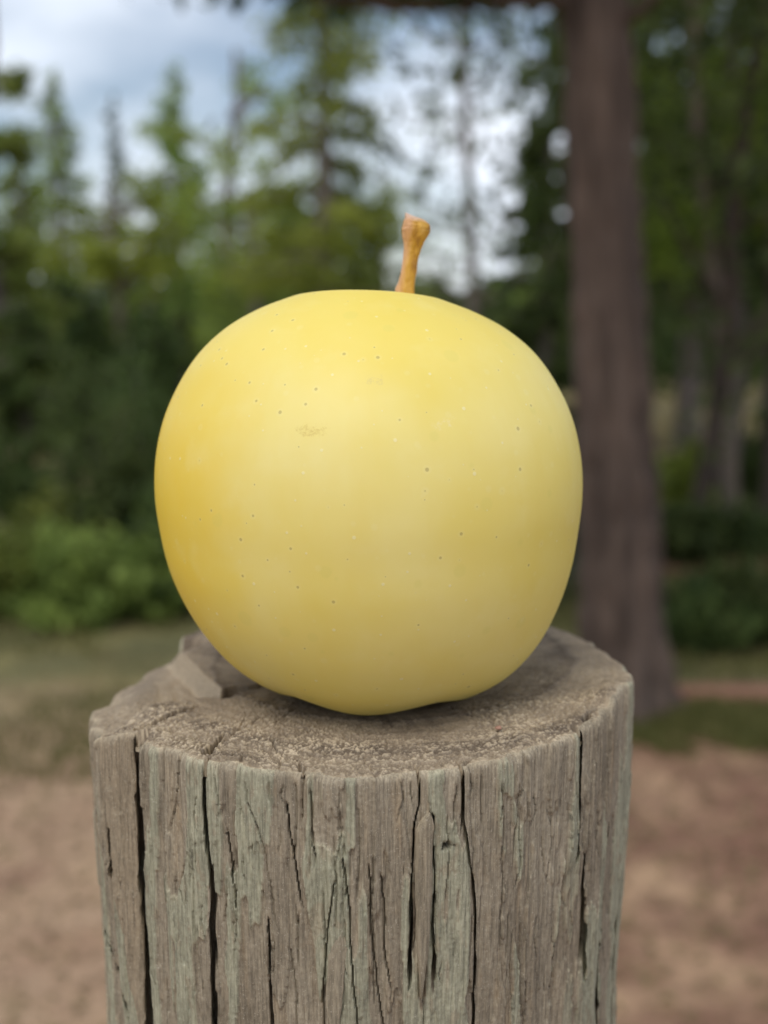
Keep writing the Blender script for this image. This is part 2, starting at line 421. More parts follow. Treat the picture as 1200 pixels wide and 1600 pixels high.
for k in range(120):       # fine checks
    x = rng.uniform(165, 965); y = rng.uniform(1195, 1560); l = rng.uniform(25, 100)*rng.choice([1, 1, 2.2])
    CR.append(([(x, y), (x+rng.normal()*3, y+l*.5), (x+rng.normal()*5, y+l)], rng.uniform(.00008, .00014), rng.uniform(.00008, .00016), rng.uniform(.0004, .0009), ''))

# side rows
zr = np.r_[np.linspace(0, -.066, 330), -.066-np.geomspace(.0006, 1.17, 34)]
dz = rimz[None, :]*np.exp(zr[:, None]/.012)                        # rows start at the rim, relax downwards
PH = np.broadcast_to(((phi+math.pi) % (2*math.pi)-math.pi)[None], (len(zr), NP_)).copy()
PHc = np.broadcast_to(phi[None], PH.shape)
ZS = zr[:, None]+rimz[None, :]*(1+zr[:, None]/.066).clip(0, 1)
fade = (1-ss(.15, 1.2, -zr))[:, None]*np.ones_like(ZS)*.5+.5
D, LAY, LAY2, LIP = side_disp(PH, ZS, fade)
s = PH*R0
# hide the wrap seam at the back: fade fine detail there
seam = ss(math.radians(180), math.radians(165), np.abs(PH)); D = D*seam
# recess of the raw wood strip left of the first split, and other traced facets
def band(xa, xb):    # mask between two photo traces
    A = np.array([on_post(*q) for q in xa]); B = np.array([on_post(*q) for q in xb])
    A = A[np.argsort(A[:, 1])]; B = B[np.argsort(B[:, 1])]
    sa = np.interp(ZS, A[:, 1], A[:, 0]); sb = np.interp(ZS, B[:, 1], B[:, 0])
    return sa, sb
RAW = np.zeros_like(D); DARK_BROWN = np.zeros_like(D)
sa, sb = band([(166, 1156), (170, 1250), (183, 1360), (205, 1500), (222, 1640)], [(211, 1143), (215, 1200), (219, 1300), (221, 1400), (225, 1500), (230, 1640)])
t = np.clip((PH-sa)/(sb-sa+1e-6), -1, 2); ins = ss(0, .06, t)*ss(1.02, .98, t)
D += ins*(.0002-.0016*t.clip(0, 1)); RAW = np.maximum(RAW, ins*.9); LAY *= 1-ins
sa, sb = band([(163, 1160), (168, 1250), (176, 1330), (184, 1370)], [(171, 1158), (174, 1250), (181, 1330), (187, 1370)])
t = np.clip((PH-sa)/(sb-sa+1e-6), -1, 2); rid = ss(0, .4, t)*ss(1, .6, t)*ss(-.030, -.024, ZS)
D += rid*.0007; RAW = np.clip(RAW-rid, 0, 1)
# inner facet right of the (880,1420) split and the smooth right plates
sa, sb = band([(884, 1380), (878, 1450), (870, 1545), (870, 1640)], [(918, 1380), (917, 1450), (918, 1545), (920, 1640)])
t = np.clip((PH-sa)/(sb-sa+1e-6), -1, 2); ins2 = ss(0, .05, t)*ss(1, .95, t)*ss(-.017, -.022, ZS)
D -= ins2*(.0009*(1-t.clip(0, 1)))
RAW = np.maximum(RAW, ins2*.35)
sa, sb = band([(646, 1330), (645, 1280), (650, 1240), (641, 1560)], [(676, 1265), (679, 1300), (677, 1400), (680, 1560)])
CRD = np.zeros_like(D); SHF = np.zeros_like(D)
for cr_ in CR:
    ylo = min(on_post(*q)[1] for q in cr_[0]) - .002
    rows = np.where((ZS.max(1) > ylo) & (zr > -.12))[0]
    if 'open' in (cr_[4] if len(cr_) > 4 else ''):
        rows = np.arange(len(zr))
    r0, r1 = rows[0], rows[-1]+1
    c_, sh_ = crack(cr_, s[r0:r1], np.maximum(ZS[r0:r1], ylo+.002) if 'open' in cr_[4] else ZS[r0:r1], PH[r0:r1])
    CRD[r0:r1] = np.maximum(CRD[r0:r1], c_)
    u_ = (SHF[r0:r1] == 0) & (np.abs(sh_) < .0003) & (np.abs(PH[r0:r1]) < math.radians(95)); SHF[r0:r1] = np.where(u_, sh_, SHF[r0:r1])
    # lips of the check stand a little proud / are rounded
D -= CRD*(CRD <= .0012)
DEEP = CRD*(CRD > .0012)*1.7
PHc = PHc+SHF/R0
# small knot hollow
kp = on_post(700, 1322); kd = np.hypot((PH-kp[0])*R0*.9, (ZS-kp[1])*1.25) + (fbm(s*2500, ZS*1800, seed=77)-.5)*.0011
D -= .0016*ss(.0011, .0003, kd); DARK_BROWN = np.maximum(DARK_BROWN, .8*ss(.0012, .0004, kd))
for (px_, py_, hw_, hh_) in ((641, 1500, .0005, .006), (678, 1530, .0004, .003), (646, 1400, .0003, .008)):  # narrow dark brown patches along two of the front cracks
    kp = on_post(px_, py_); e = ((s-kp[0]*R0)/hw_)**2+((ZS-kp[1])/hh_)**2
    DARK_BROWN = np.maximum(DARK_BROWN, ss(1.2, .3, e+(vn(s*3000, ZS*700, seed=5)-.5))*.85)
rust = ss(.66, .74, fbm(s*900+4, ZS*300+9, seed=91))*.5
# round the arris at the rim
D -= .0009*np.exp(zr[:, None]/.0005)*(.5+vn(s*300, ZS*0, seed=63))
RR = (Rp[None]+D)*(1-.30*ss(-.002, -.06, ZS)*.09)
PALE = np.exp(zr[:, None]/.0006)*(.08+.5*vn(s*500, 0*s, seed=64)) + LIP*.35*ss(-.002, -.006, ZS)*LAY
notch = np.minimum(.0028, CRD[4]*.7)*(CRD[4] > .0012)
ZS = np.minimum(ZS, (rimz-notch)[None])
VS = np.stack([RR*np.sin(PHc), -RR*np.cos(PHc), ZT+ZS], -1)
# deep checks do not all run to the pith: they slant a little within the wood
sl = np.clip(PH+np.arctan(R0*np.sin(PH)/(.2315-R0*np.cos(PH))), -1.15, 1.15)
DEEP = DEEP*ss(.0001, .0009, -zr)[:, None]
VS[..., 0] -= DEEP*np.sin(PHc-sl); VS[..., 1] += DEEP*np.cos(PHc-sl)
VS[-1, :, 2] = -.06

# top rings from the rim to the middle
rt = np.r_[np.linspace(1, .48, 128)[1:], np.linspace(.48, .004, 48)[1:]]
RT = rt[:, None]*(RR[0][None]*ss(.75, 1, rt[:, None])+R0*(1-ss(.75, 1, rt[:, None])))
XT = RT*np.sin(phi)[None]; YT = -RT*np.cos(phi)[None]
ZB = .0033+(rsm[None]-.0033)*rt[:, None]**1.5
k_ = ss(.78, 1.0, rt[:, None])
NOTCH = notch[None]*ss(.93, 1.0, rt[:, None])
# left plate that has dropped: boundary photo trace on the top
pl = [on_top(262, 1028, -.001), on_top(284, 1046, -.001), on_top(320, 1074, 0), on_top(350, 1100, .001), on_top(412, 1079, .002), on_top(500, 1055, .003)]
def side_of(P0, P1, x, y): return (P1[0]-P0[0])*(y-P0[1])-(P1[1]-P0[1])*(x-P0[0])
def seg_d(P0, P1, x, y):
    dx, dy = P1[0]-P0[0], P1[1]-P0[1]; t = np.clip(((x-P0[0])*dx+(y-P0[1])*dy)/(dx*dx+dy*dy), 0, 1)
    return np.hypot(x-P0[0]-t*dx, y-P0[1]-t*dy), t
P0 = pl[0]; Pm = pl[3]
# coordinates along and across the face of the block
ux = np.array(Pm)-np.array(P0); Lb = np.hypot(*ux); ux = ux/Lb
nx_ = np.array([ux[1], -ux[0]])                                     # towards the lower plate (left/front)
if np.dot(nx_, np.array([-1, -1])) < 0: nx_ = -nx_
al = (XT-P0[0])*ux[0]+(YT-P0[1])*ux[1]
ac = (XT-P0[0])*nx_[0]+(YT-P0[1])*nx_[1] + (vn(al*350, 0*al, seed=71)-.5)*.0003
# plate drop: full next to the face, fading towards the front of the top
front = ss(-.027, -.006, YT)          # 0 at the very front
xl = ss(-.012, -.030, XT)
drop_face = ss(-.0002, .0004, ac)*ss(Lb+.0006, Lb-.0002, al)
low_tab = np.interp(pd, *zip(*rim_tab))/1000
plate = drop_face*np.clip(1-ac/.030, 0, 1)**.8*(.0054)
ZB = ZB - plate
# follow the real rim near the edge
ZR = rimz[None]+0*rt[:, None]
edge_target = np.where((ac > .0002) & (pd[None] < -60), np.minimum(ZR, ZB+.003), ZR)
ZB = ZB*(1-k_**1.3)+ZR*k_**1.3
ang = np.broadcast_to(pd[None], ZB.shape)
ZB -= NOTCH
# broken pocket where the block ends, then a dark split running under the apple
d1, t1 = seg_d(pl[3], pl[4], XT, YT); d2_, t2 = seg_d(pl[4], pl[5], XT, YT)
jit = (fbm(XT*900, YT*900, seed=81)-.5)*.0008
behind = ss(.0, .0008, -(d1*0+side_of(pl[4], pl[3], XT, YT)/np.hypot(*(np.array(pl[4])-np.array(pl[3])))+jit))
ZB -= .008*ss(.0015, .0010, d1+jit)*(1-.4*t1) + .005*ss(.0009, .0004, d2_+jit)
db_, tb_ = seg_d(pl[3], (np.array(pl[3])+np.array([.0025, .0030])), XT, YT)
ZB -= .009*ss(.0022, .0017, db_+jit)
# cracks running in from the rim over the top
def topcrack(pts, w, dep):
    global ZB
    P = [on_top(*q, .0028) for q in pts]; L_ = 0
    best = np.full_like(ZB, 1.)
    tt = np.zeros_like(ZB)
    for i in range(len(P)-1):
        dd, t = seg_d(P[i], P[i+1], XT, YT); u = dd < best
        tt = np.where(u, (i+t)/(len(P)-1), tt); best = np.minimum(best, dd)
    best = best+(fbm(XT*1500, YT*1500, seed=82)-.5)*.0003
    ZB = ZB - dep*(1-.65*tt)*np.clip(1.6*(1-best/(w*(1-.55*tt))), 0, 1)
    return
topcrack([(213, 1144), (222, 1136), (262, 1122), (310, 1106)], .0013, .0055)
topcrack([(325, 1185), (330, 1172), (350, 1150)], .0009, .0045)
topcrack([(470, 1210), (467, 1194), (460, 1188)], .0003, .0020)
topcrack([(433, 1182), (425, 1160), (420, 1148)], .00025, .0012)
topcrack([(722, 1203), (735, 1192), (760, 1186)], .0004, .0020)
topcrack([(654, 1208), (653, 1197)], .0004, .0020)
topcrack([(912, 1144), (922, 1132), (935, 1127)], .0007, .0040)
topcrack([(376, 1196), (380, 1180)], .0002, .0010)
topcrack([(370, 1150), (385, 1120), (380, 1105)], .0002, .0008)
for k in range(26):
    a0 = rng.uniform(-1.5, 1.5); r1 = rng.uniform(.35, .9)*R0; l = rng.uniform(.004, .012)
    P = [np.array([math.sin(a0)*r1, -math.cos(a0)*r1]), np.array([math.sin(a0+.05)*(r1+l), -math.cos(a0+.05)*(r1+l)])]
    dd, t = seg_d(P[0], P[1], XT, YT)
    ZB -= .0006*np.clip(1-(dd+(fbm(XT*1500, YT*1500, seed=84)-.5)*.0004)/.00025, 0, 1)
# growth rings (pith off centre), weathered ridges and grit
px0, py0 = .006, .010
rd = np.hypot(XT-px0, (YT-py0)) + (fbm(XT*90+9, YT*90+9, seed=90)-.5)*.004
ringv = vn(rd*330, 0*rd, seed=92)*.6+vn(rd*900, 0*rd, seed=93)*.4
ZB += (ringv-.5)*.0006*ss(1, .93, rt[:, None])
ZB += (fbm(XT*160+3, YT*160+3, seed=94, o=4)-.5)*.0006*ss(1, .9, rt[:, None])
gr = vn(XT*2100, YT*2100, seed=95)*.5+vn(XT*4300, YT*4300, seed=96)*.5
zone = ss(.45, .8, rt[:, None]+.35*(fbm(XT*70+5, YT*70+1, seed=97)-.5)*2+.05)*ss(110, 60, np.abs(ang)+0)
frontz = ss(.020, -.025, YT)
zone = zone*(.25+.75*frontz)
grit = ss(.52, .72, gr+.15*(fbm(XT*260, YT*260, seed=98)-.5))
ZB += (gr-.45)*.00090*(.35+.65*zone)*ss(1.0, .985, rt[:, None])
GRIT = grit*zone*(.45+.5*ss(.4, .65, fbm(XT*150+77, YT*150+7, seed=101)))
rays = fbm(phi[None]*26+3, rt[:, None]*2.2+5, seed=102)
RING = np.clip(ringv*.8+.5*(rays-.5)+.05+.55*(fbm(XT*120+31, YT*120+7, seed=99)-.5)-.35*zone*.4, 0, 1)
PW = drop_face*ss(.0, .0012, ac)*.0+.95*ss(.0010, .0004, np.abs(ac-.0003))*(al > -.002)*(al < Lb)
PW = np.maximum(PW, .35*ss(-.010, -.036, XT)*ss(-.02, .01, YT+.01)*ss(-.0006, .0004, ac))
PALT = ss(.975, 1.0, rt[:, None])*(.05+.5*vn(phi[None]*22+3, 0*phi[None], seed=64))*(np.abs(ang) < 100)
VT = np.stack([XT, YT, ZT+ZB], -1)
post = empty('wooden_post', (0, 0, 0))
tag(post, 'round weathered grey wooden post with deep splits, the yellow apple on its top', 'post')
# rim row is shared between the end grain and the side
rimv = VS[0]
VTT = np.concatenate([rimv[None], VT], 0)
def grid_faces(nr, close=True):
    I = np.arange(nr*NP_).reshape(nr, NP_); I = np.concatenate([I, I[:, :1]], 1)
    return np.stack([I[:-1, :-1], I[1:, :-1], I[1:, 1:], I[:-1, 1:]], -1)
pad = lambda A: np.concatenate([A[:1], A], 0)
Ft = grid_faces(len(rt)+1)[:, :, ::-1].reshape(-1, 4)
mesh_np('end_grain', VTT, Ft, ENDG, post, attrs={'grit': pad(GRIT), 'ring': pad(RING), 'palewood': pad(PW), 'pale': pad(PALT)})
Fs = grid_faces(len(zr))
c1 = np.array([on_post(*q) for q in CR[0][0]]); c1 = c1[np.argsort(c1[:, 1])]
cph = np.interp(ZS, c1[:, 1], c1[:, 0])
slabm = (PH < cph) & (PH > math.radians(-118))
fm = slabm[:-1]
def sub(name, mask, label=None):
    F_ = Fs[mask]; used, inv = np.unique(F_.ravel(), return_inverse=True)
    at = {k: a.ravel()[used] for k, a in (('layer', LAY), ('raw', np.clip(RAW+rust, 0, 1)), ('pale', PALE.clip(0, .9)), ('dark_brown', DARK_BROWN))}
    o = mesh_np(name, VS.reshape(-1, 3)[used], inv.reshape(-1, 4), WOOD, post, attrs=at)
    if label: o['label'] = label
    return o
sub('shaft', ~fm)
sub('split_slab', fm, 'brown slab split away from the left side of the post')

# long thin splinter standing off the front face
def splinter(pts, wid, thick, label=None):
    n = 40; a = np.array([on_post(*q) for q in pts]); t = np.linspace(0, 1, len(pts)); tt = np.linspace(0, 1, n)
    ph = np.interp(tt, t, a[:, 0]); z = np.interp(tt, t, a[:, 1])
    ww = np.interp(tt, [0, .06, .16, .35, .7, 1], [.04, .35, .8, 1, .8, .05])*wid*(1+.25*(vn(tt*14, 0*tt, seed=int(wid*1e6))-.5))
    V = []
    us = np.linspace(-1, 1, 15)
    for i in range(n):
        for u in us:
            r = R0+.0003+thick*(1-abs(u)**4)*(.7+.3*math.sin(tt[i]*3)) - (.0016 if abs(u) == 1 else 0) + (vn(u*9+3, tt[i]*6, seed=7)-.5)*.00025
            p_ = ph[i]+u*ww[i]/R0
            V.append((r*math.sin(p_), -r*math.cos(p_), ZT+z[i]))
    V = np.array(V); I = np.arange(len(V)).reshape(n, 15)
    at = {'layer': np.full(len(V), .1), 'raw': np.full(len(V), .2), 'pale': np.tile(ss(.75, 1, np.abs(us))*.3, n), 'dark_brown': np.zeros(len(V))}
    o = mesh_np('splinter', V, quads(I), WOOD, post, attrs=at)
    if label: o['label'] = label
splinter([(671, 1268), (664, 1300), (661, 1400), (660, 1480), (658, 1560)], .00155, .00065, 'thin brown splinter with a pointed top between two dark cracks')
splinter([(535, 1455), (527, 1500), (522, 1560), (524, 1640)], .0017, .0004)

# ------------------------------------------------------------------ apple
TH = np.arange(0, 181, 10.)
AR = np.array([39.8, 38.9, 37.45, 38.1, 39.04, 39.78, 39.91, 40.0, 39.8, 39.63, 39.57, 40.31, 41.4, 42.63, 43.34, 42.98, 42.98, 42.98, 42.14])/1000
AL = np.array([39.8, 39.3, 38.15, 38.8, 39.52, 39.91, 39.79, 39.76, 39.49, 39.22, 39.02, 39.43, 39.81, 40.37, 41.01, 41.31, 41.31, 41.31, 42.14])/1000
def cat(T, x):
    T = np.convolve(np.r_[T[1], T, T[-2]], [.08, .84, .08], 'valid')
    P = np.r_[T[1], T, T[-2], T[-2]]; u = x/10; i = np.clip(np.floor(u).astype(int), 0, 17); f = u-i
    a, b, c_, d = P[i], P[i+1], P[i+2], P[i+3]
    return .5*(2*b+(c_-a)*f+(2*a-5*b+4*c_-d)*f*f+(3*b-a-3*c_+d)*f**3)
na, ma = 420, 720
th = np.linspace(0, 180, na)[:, None]; lam = np.linspace(0, 2*np.pi, ma, endpoint=False)[None]
wgt = (1+np.cos(lam))/2
r = wgt*cat(AR, th)+(1-wgt)*cat(AL, th)
tr = np.radians(th); lobe = .5+.5*np.cos(5*(lam+np.pi/2+.04))
lobe = lobe**.75
r = r-ss(118, 160, th)*(1-lobe)*.0010
r = r-.016*(1-ss(0, 24, th))**2.0 + .0008*np.exp(-((th-17)/15)**2)*np.sin(lam)**2
dirx = np.stack([np.sin(tr)*np.cos(lam), np.sin(tr)*np.sin(lam), np.cos(tr)+0*lam], -1)
r = r*(1+.006*(fbm(dirx[..., 0]*1.6+9, dirx[..., 1]*1.6+9, dirx[..., 2]*1.6+9, seed=61)-.5))
XA = r[..., None]*dirx
fl = -.0382; rad = np.hypot(XA[..., 0], XA[..., 1]); k = .0012
fl = fl+(1-lobe)*.0023*ss(.002, .016, rad)+.010*(1-ss(0, .0165, rad))
hh = np.clip(.5+.5*(XA[..., 2]-fl)/k, 0, 1); z2 = fl*(1-hh)+XA[..., 2]*hh+k*hh*(1-hh)
XA[..., 2] = np.where(XA[..., 2] < -.02, z2, XA[..., 2])
apple = empty('apple', (.0014, -.008, ZT))
tag(apple, 'large pale yellow apple with a short orange brown stem, resting on the wooden post', 'apple')
I = np.arange(na*ma).reshape(na, ma); I = np.concatenate([I, I[:, :1]], 1)
XA[..., 2] += .0418
ap = mesh_np('body', XA, quads(I), APPLE, apple)
# stem
sp = [((632-2, 500), 1.5), ((632, 462), 1.62), ((634, 445), 1.45), ((638, 425), 1.28), ((641, 405), 1.25), ((644, 388), 1.35), ((647, 372), 1.95), ((649, 361), 2.3), ((650, 353), 2.2), ((650, 347), 2.0), ((649, 341), 1.75)]
pts = []
for (q, rr_) in sp:
    d = ray(*q); t = (-.006-CAM[1])/d[1]; pts.append((*(CAM+t*d), 1.13*rr_/1000))
pts = np.array(pts); pts[0, :3] = (.004, -.0075, ZT+.0655)
tt = np.linspace(0, len(pts)-1, 90); ctrl = np.stack([np.interp(tt, range(len(pts)), pts[:, j]) for j in range(4)], 1)
for j in range(4):
    for _ in range(3): ctrl[1:-1, j] = np.convolve(ctrl[:, j], [.25, .5, .25], 'valid')
V = []; PK = []; TP = []
ns = 40
for i in range(len(ctrl)):
    for q in range(ns):
        a = 2*math.pi*q/ns; x_, y_ = math.cos(a), math.sin(a)
        rr_ = ctrl[i, 3]*(1+.10*(vn(x_*1.5+5, y_*1.5+5, i*.07+3, seed=8)-.5)*2+.05*math.cos(3*a)+.10*(vn(x_*4+9, y_*4+9, i*.22, seed=12)-.5))
        if i > 66: rr_ *= 1+.06*math.cos(a-.3)
        wart = math.exp(-((a-math.pi)**2)/.2-((i-14)/3.5)**2)*.00035
        V.append((ctrl[i, 0]+(rr_+wart)*x_, ctrl[i, 1]+(rr_+wart)*y_, ctrl[i, 2]+max(0, (i-52)/37)**1.5*(-.0009*x_+.0004*math.cos(2*a+1)+.0006*(vn(x_*2+5, y_*2+5, seed=4)-.5))))
        PK.append(.5-.5*x_ if i > 0 else 0); TP.append(max(0, (i-80)/12))
top = ctrl[-1]
V.append((top[0]-.0003, top[1], top[2]+.0004)); PK.append(.6); TP.append(1)
I = np.arange(len(ctrl)*ns).reshape(len(ctrl), ns); I = np.concatenate([I, I[:, :1]], 1)
Fq = quads(I)[:, ::-1]
# close the tip with degenerate-free fan made of quads
ti = len(V)-1; lr = I[-1]
fan = [(lr[q], lr[q+1], lr[q+2], ti) for q in range(0, ns, 2)]
V = np.array(V)-np.array(apple.location)
mesh_np('stem', V, np.vstack([Fq, np.array(fan)]), STEM, apple, attrs={'pinkish': np.array(PK), 'tip': np.array(TP).clip(0, .8)})

# ------------------------------------------------------------------ crumbs on the post top
def lump(name, loc, rad, mat, label, cat_, seed, sc=(1, 1, 1)):
    n1, n2 = 10, 14; V = []
    for i in range(n1):
        for j in range(n2):
            a = math.pi*i/(n1-1); b = 2*math.pi*j/n2
            d = np.array([math.sin(a)*math.cos(b)*sc[0], math.sin(a)*math.sin(b)*sc[1], math.cos(a)*sc[2]])
            V.append(d*rad*(.8+.4*float(vn(d[0]*1.7+9, d[1]*1.7+9, d[2]*1.7+9, seed=seed))))
    I = np.arange(n1*n2).reshape(n1, n2); I = np.concatenate([I, I[:, :1]], 1)
    o = mesh_np(name, np.array(V), quads(I), mat); o.location = loc
    return tag(o, label, cat_)
def simple(name, col, rough=.8, var=.25, sc=300):
    m = M(name); v = m.coord(); f = m.noise(v, sc, 4)
    m.base(m.mix(m.ramp(f, [(.3, 0.), (.7, 1.)]), tuple(c*(1-var) for c in col), tuple(min(1, c*(1+var)) for c in col)))
    m.set(Roughness=rough); return m.m
q = on_top(779, 1139, .0042)
lump('wood_chip', (q[0], q[1], ZT+.0044), .0006, simple('reddish_chip', (.36, .20, .14)), 'tiny reddish chip lying on the right of the post top', 'chip', 3, (1, .8, .6))
ph_, z_ = on_post(180, 1412)
for k, (a, b, rd_) in enumerate(((180, 1400, .00055), (181, 1412, .0008), (179, 1426, .0007), (181, 1382, .0004))):
    p_, z_ = on_post(a, b, .0518)
    rp = .0505
    lump('resin_drop', (rp*math.sin(p_), -rp*math.cos(p_), ZT+z_), rd_*1.3, simple('dried_resin', (.55, .52, .45), .5), ['second', 'largest', 'lowest', 'topmost and smallest'][k]+' of the pale drops down the left side of the post', 'resin drop', 20+k, (1, 1, 1.5))

# ------------------------------------------------------------------ vegetation
def leaf_mat(name, a, b, trans=.45):
    m = M(name)
    oi = m.n('ShaderNodeObjectInfo')
    c = m.mix(m.attr('tone'), a, b)
    hs = m.n('ShaderNodeHueSaturation'); m.l(c, hs.inputs['Color'])
    m.l(m.math('MULTIPLY_ADD', oi.outputs['Random'], .03, .485), hs.inputs['Hue'])
    m.l(m.math('MULTIPLY_ADD', oi.outputs['Random'], .3, .85), hs.inputs['Value'])
    m.base(hs.outputs[0]); m.set(Roughness=.6); m.p.inputs['Specular IOR Level'].default_value = .2
    tr_ = m.n('ShaderNodeBsdfTranslucent'); m.l(hs.outputs[0], tr_.inputs['Color'])
    ms = m.n('ShaderNodeMixShader'); ms.inputs[0].default_value = trans
    m.l(m.p.outputs[0], ms.inputs[1]); m.l(tr_.outputs[0], ms.inputs[2]); m.l(ms.outputs[0], m.out.inputs['Surface'])
    return m.m
LEAF = {
    'turf':   leaf_mat('turf', (.085, .095, .025), (.25, .23, .085)),
    'dark':   leaf_mat('needles_dark', (.038, .062, .018), (.145, .19, .055)),
    'mid':    leaf_mat('leaves_mid', (.10, .16, .032), (.38, .48, .12)),
    'olive':  leaf_mat('leaves_olive', (.13, .185, .025), (.44, .52, .09)),
    'bright': leaf_mat('leaves_bright', (.095, .135, .025), (.27, .32, .07)),
    'blue':   leaf_mat('needles_blue', (.038, .066, .038), (.13, .18, .095)),
    'dry':    leaf_mat('dry_leaves', (.16, .12, .05), (.36, .30, .15)),
}
def bark(name, a, b, sc=14):
    m = M(name); v = m.coord((1, 1, .18)); f = m.noise(v, sc, 5, .65)
    c = m.mix(m.ramp(f, [(.35, 0.), (.65, 1.)]), a, b)
    c = m.mix(m.ramp(m.noise(m.coord((1, 1, .5)), 3, 3), [(.45, 0.), (.7, .5)]), c, tuple(x*2.2 for x in a))
    m.base(c); m.set(Roughness=.95); m.bump(f, .8, .02); return m.m
BARK = {'pine': bark('pine_bark', (.034, .023, .017), (.120, .083, .062), 11), 'grey': bark('grey_bark', (.10, .08, .07), (.22, .18, .16)), 'pale': bark('pale_bark', (.16, .12, .09), (.28, .22, .17))}

def tube(paths, seg=10, furrow=0.0, seed=0):
    """paths: list of (k,4) arrays x,y,z,r -> one closed-side mesh"""
    VV, FF, off = [], [], 0
    for P in paths:
        P = np.asarray(P, float); n_ = len(P)
        T = np.gradient(P[:, :3], axis=0); T /= np.linalg.norm(T, axis=1)[:, None]+1e-9
        ref = np.where(np.abs(T[:, 2:3]) > .9, np.array([[1., 0, 0]]), np.array([[0, 0, 1.]]))
        A = np.cross(T, ref); A /= np.linalg.norm(A, axis=1)[:, None]+1e-9; B = np.cross(T, A)
        a = np.linspace(0, 2*np.pi, seg, endpoint=False)
        rr = P[:, 3:4]*np.ones((1, seg))
        if furrow:
            pa = a[None]*np.ones((n_, 1)); zz = P[:, 2:3]*np.ones((1, seg))
            per = 7
            rr = rr*(1+furrow*(np.abs(vn(np.cos(pa)*per+9, np.sin(pa)*per+9, zz*7, seed=seed)-.5)*2-.4)+furrow*.8*(vn(np.cos(pa)*3+9, np.sin(pa)*3+9, zz*2.2, seed=seed+1)-.5))
        V = P[:, None, :3]+rr[..., None]*(np.cos(a)[None, :, None]*A[:, None]+np.sin(a)[None, :, None]*B[:, None])
        I = np.arange(n_*seg).reshape(n_, seg)+off; I = np.concatenate([I, I[:, :1]], 1)
        VV.append(V.reshape(-1, 3)); FF.append(quads(I)); off += n_*seg
    return np.concatenate(VV), np.concatenate(FF)

def leaves(centers, size, g, droop=.3, tones=None):
    """a leaf-shaped quad (diamond, folded) at every centre"""
    n_ = len(centers); sz = size*g.uniform(.6, 1.4, n_)[:, None]
    d = g.normal(size=(n_, 3)); d[:, 2] -= droop; d /= np.linalg.norm(d, axis=1)[:, None]
    e = np.cross(d, g.normal(size=(n_, 3))); e /= np.linalg.norm(e, axis=1)[:, None]
    nrm = np.cross(d, e)
    V = np.stack([centers-d*sz, centers+e*sz*.45+nrm*sz*.12, centers+d*sz, centers-e*sz*.45+nrm*sz*.12], 1)
    F_ = np.arange(n_*4).reshape(n_, 4)
    if tones is None: tones = g.uniform(0, 1, n_)
    return V.reshape(-1, 3), F_, np.repeat(tones, 4)

def conifer(h, rad, g, nleaf, size, crown0=.08, power=1.0, whorl=34, gap=.35):
    """trunk + tiers of drooping boughs with needle sprays. returns trunk paths, leaf centers, tones"""
    P = [np.array([[0, 0, -.1, rad*.11], [0, 0, h*.3, rad*.08], [0.02*h*g.normal()*.2, 0, h*.7, rad*.045], [0, 0, h, .004]])]
    C, T = [], []
    for k in range(whorl*3):
        z = h*(crown0+(1-crown0)*(k+g.uniform())/(whorl*3)); f = 1-(z/h-crown0)/(1-crown0)
        L_ = rad*(f**power)*g.uniform(.55, 1.15)+.04; a = g.uniform(0, 2*np.pi)
        if g.uniform() < gap*.4: continue
        dx, dy = math.cos(a), math.sin(a); sag = g.uniform(.1, .45)*L_
        t = np.linspace(0, 1, 5)
        P.append(np.stack([dx*t*L_, dy*t*L_, z+.15*L_*t-sag*t**2, np.linspace(.012, .003, 5)*(1+rad)], 1))
        nn = max(3, int(nleaf*L_/(rad*whorl*3)*2.0))
        u = g.uniform(.12, 1.0, nn)**.75; w_ = (1-u*.55)*L_*.30
        clump = (vn(u*6+k*3.1, u*0+k, seed=k) > gap)
        x = dx*u*L_+g.normal(size=nn)*w_*.6*(-dy)+g.normal(size=nn)*.03*rad
        y = dy*u*L_+g.normal(size=nn)*w_*.6*dx+g.normal(size=nn)*.03*rad
        zz = z+.15*L_*u-sag*u**2+g.normal(size=nn)*.05*rad-abs(g.normal(size=nn))*.04*rad
        C.append(np.stack([x, y, zz], 1)[clump]); T.append(np.clip(g.uniform()*.6+g.uniform(size=nn)*.5, 0, 1)[clump])
    return P, np.concatenate(C), np.concatenate(T)

def broadleaf(h, rad, g, nleaf, crown0=.25, nlimb=16, clumps=70, spread=.16, lean=0):
    P = []
    zz = np.linspace(-.1, h*.9, 8)
    P.append(np.stack([lean*zz/h+.02*h*np.sin(zz*2), .02*h*np.cos(zz*1.7), zz, np.interp(zz/h, [0, 1], [.028*h, .004*h])], 1))
    C, T = [], []
    lobes_ = []
    for k in range(nlimb):
        z0 = h*g.uniform(crown0*.8, .8); a = g.uniform(0, 2*np.pi); f = math.sin(math.pi*min(1, (z0/h-crown0*.6)/(1.05-crown0*.6)))**.6
        L_ = rad*f*g.uniform(.6, 1.05); t = np.linspace(0, 1, 6)
        up = g.uniform(.3, .8)*L_
        x0 = lean*z0/h
        B = np.stack([x0+math.cos(a)*t*L_+g.normal(size=6)*.02*L_*t, math.sin(a)*t*L_+g.normal(size=6)*.02*L_*t, z0+up*t**1.3, np.linspace(.010*h, .002*h, 6)], 1)
        P.append(B)
        for q_ in range(3): lobes_.append(B[-1-q_, :3])
    for k in range(clumps):
        c0_ = lobes_[g.integers(len(lobes_))]+g.normal(size=3)*rad*.16
        tone = g.uniform(); nn = int(nleaf/clumps)
        C.append(c0_+g.normal(size=(nn, 3))*np.array([1, 1, .7])*rad*spread*g.uniform(.5, 1.3)); T.append(np.clip(tone*.7+g.uniform(size=nn)*.35, 0, 1))
    return P, np.concatenate(C), np.concatenate(T)

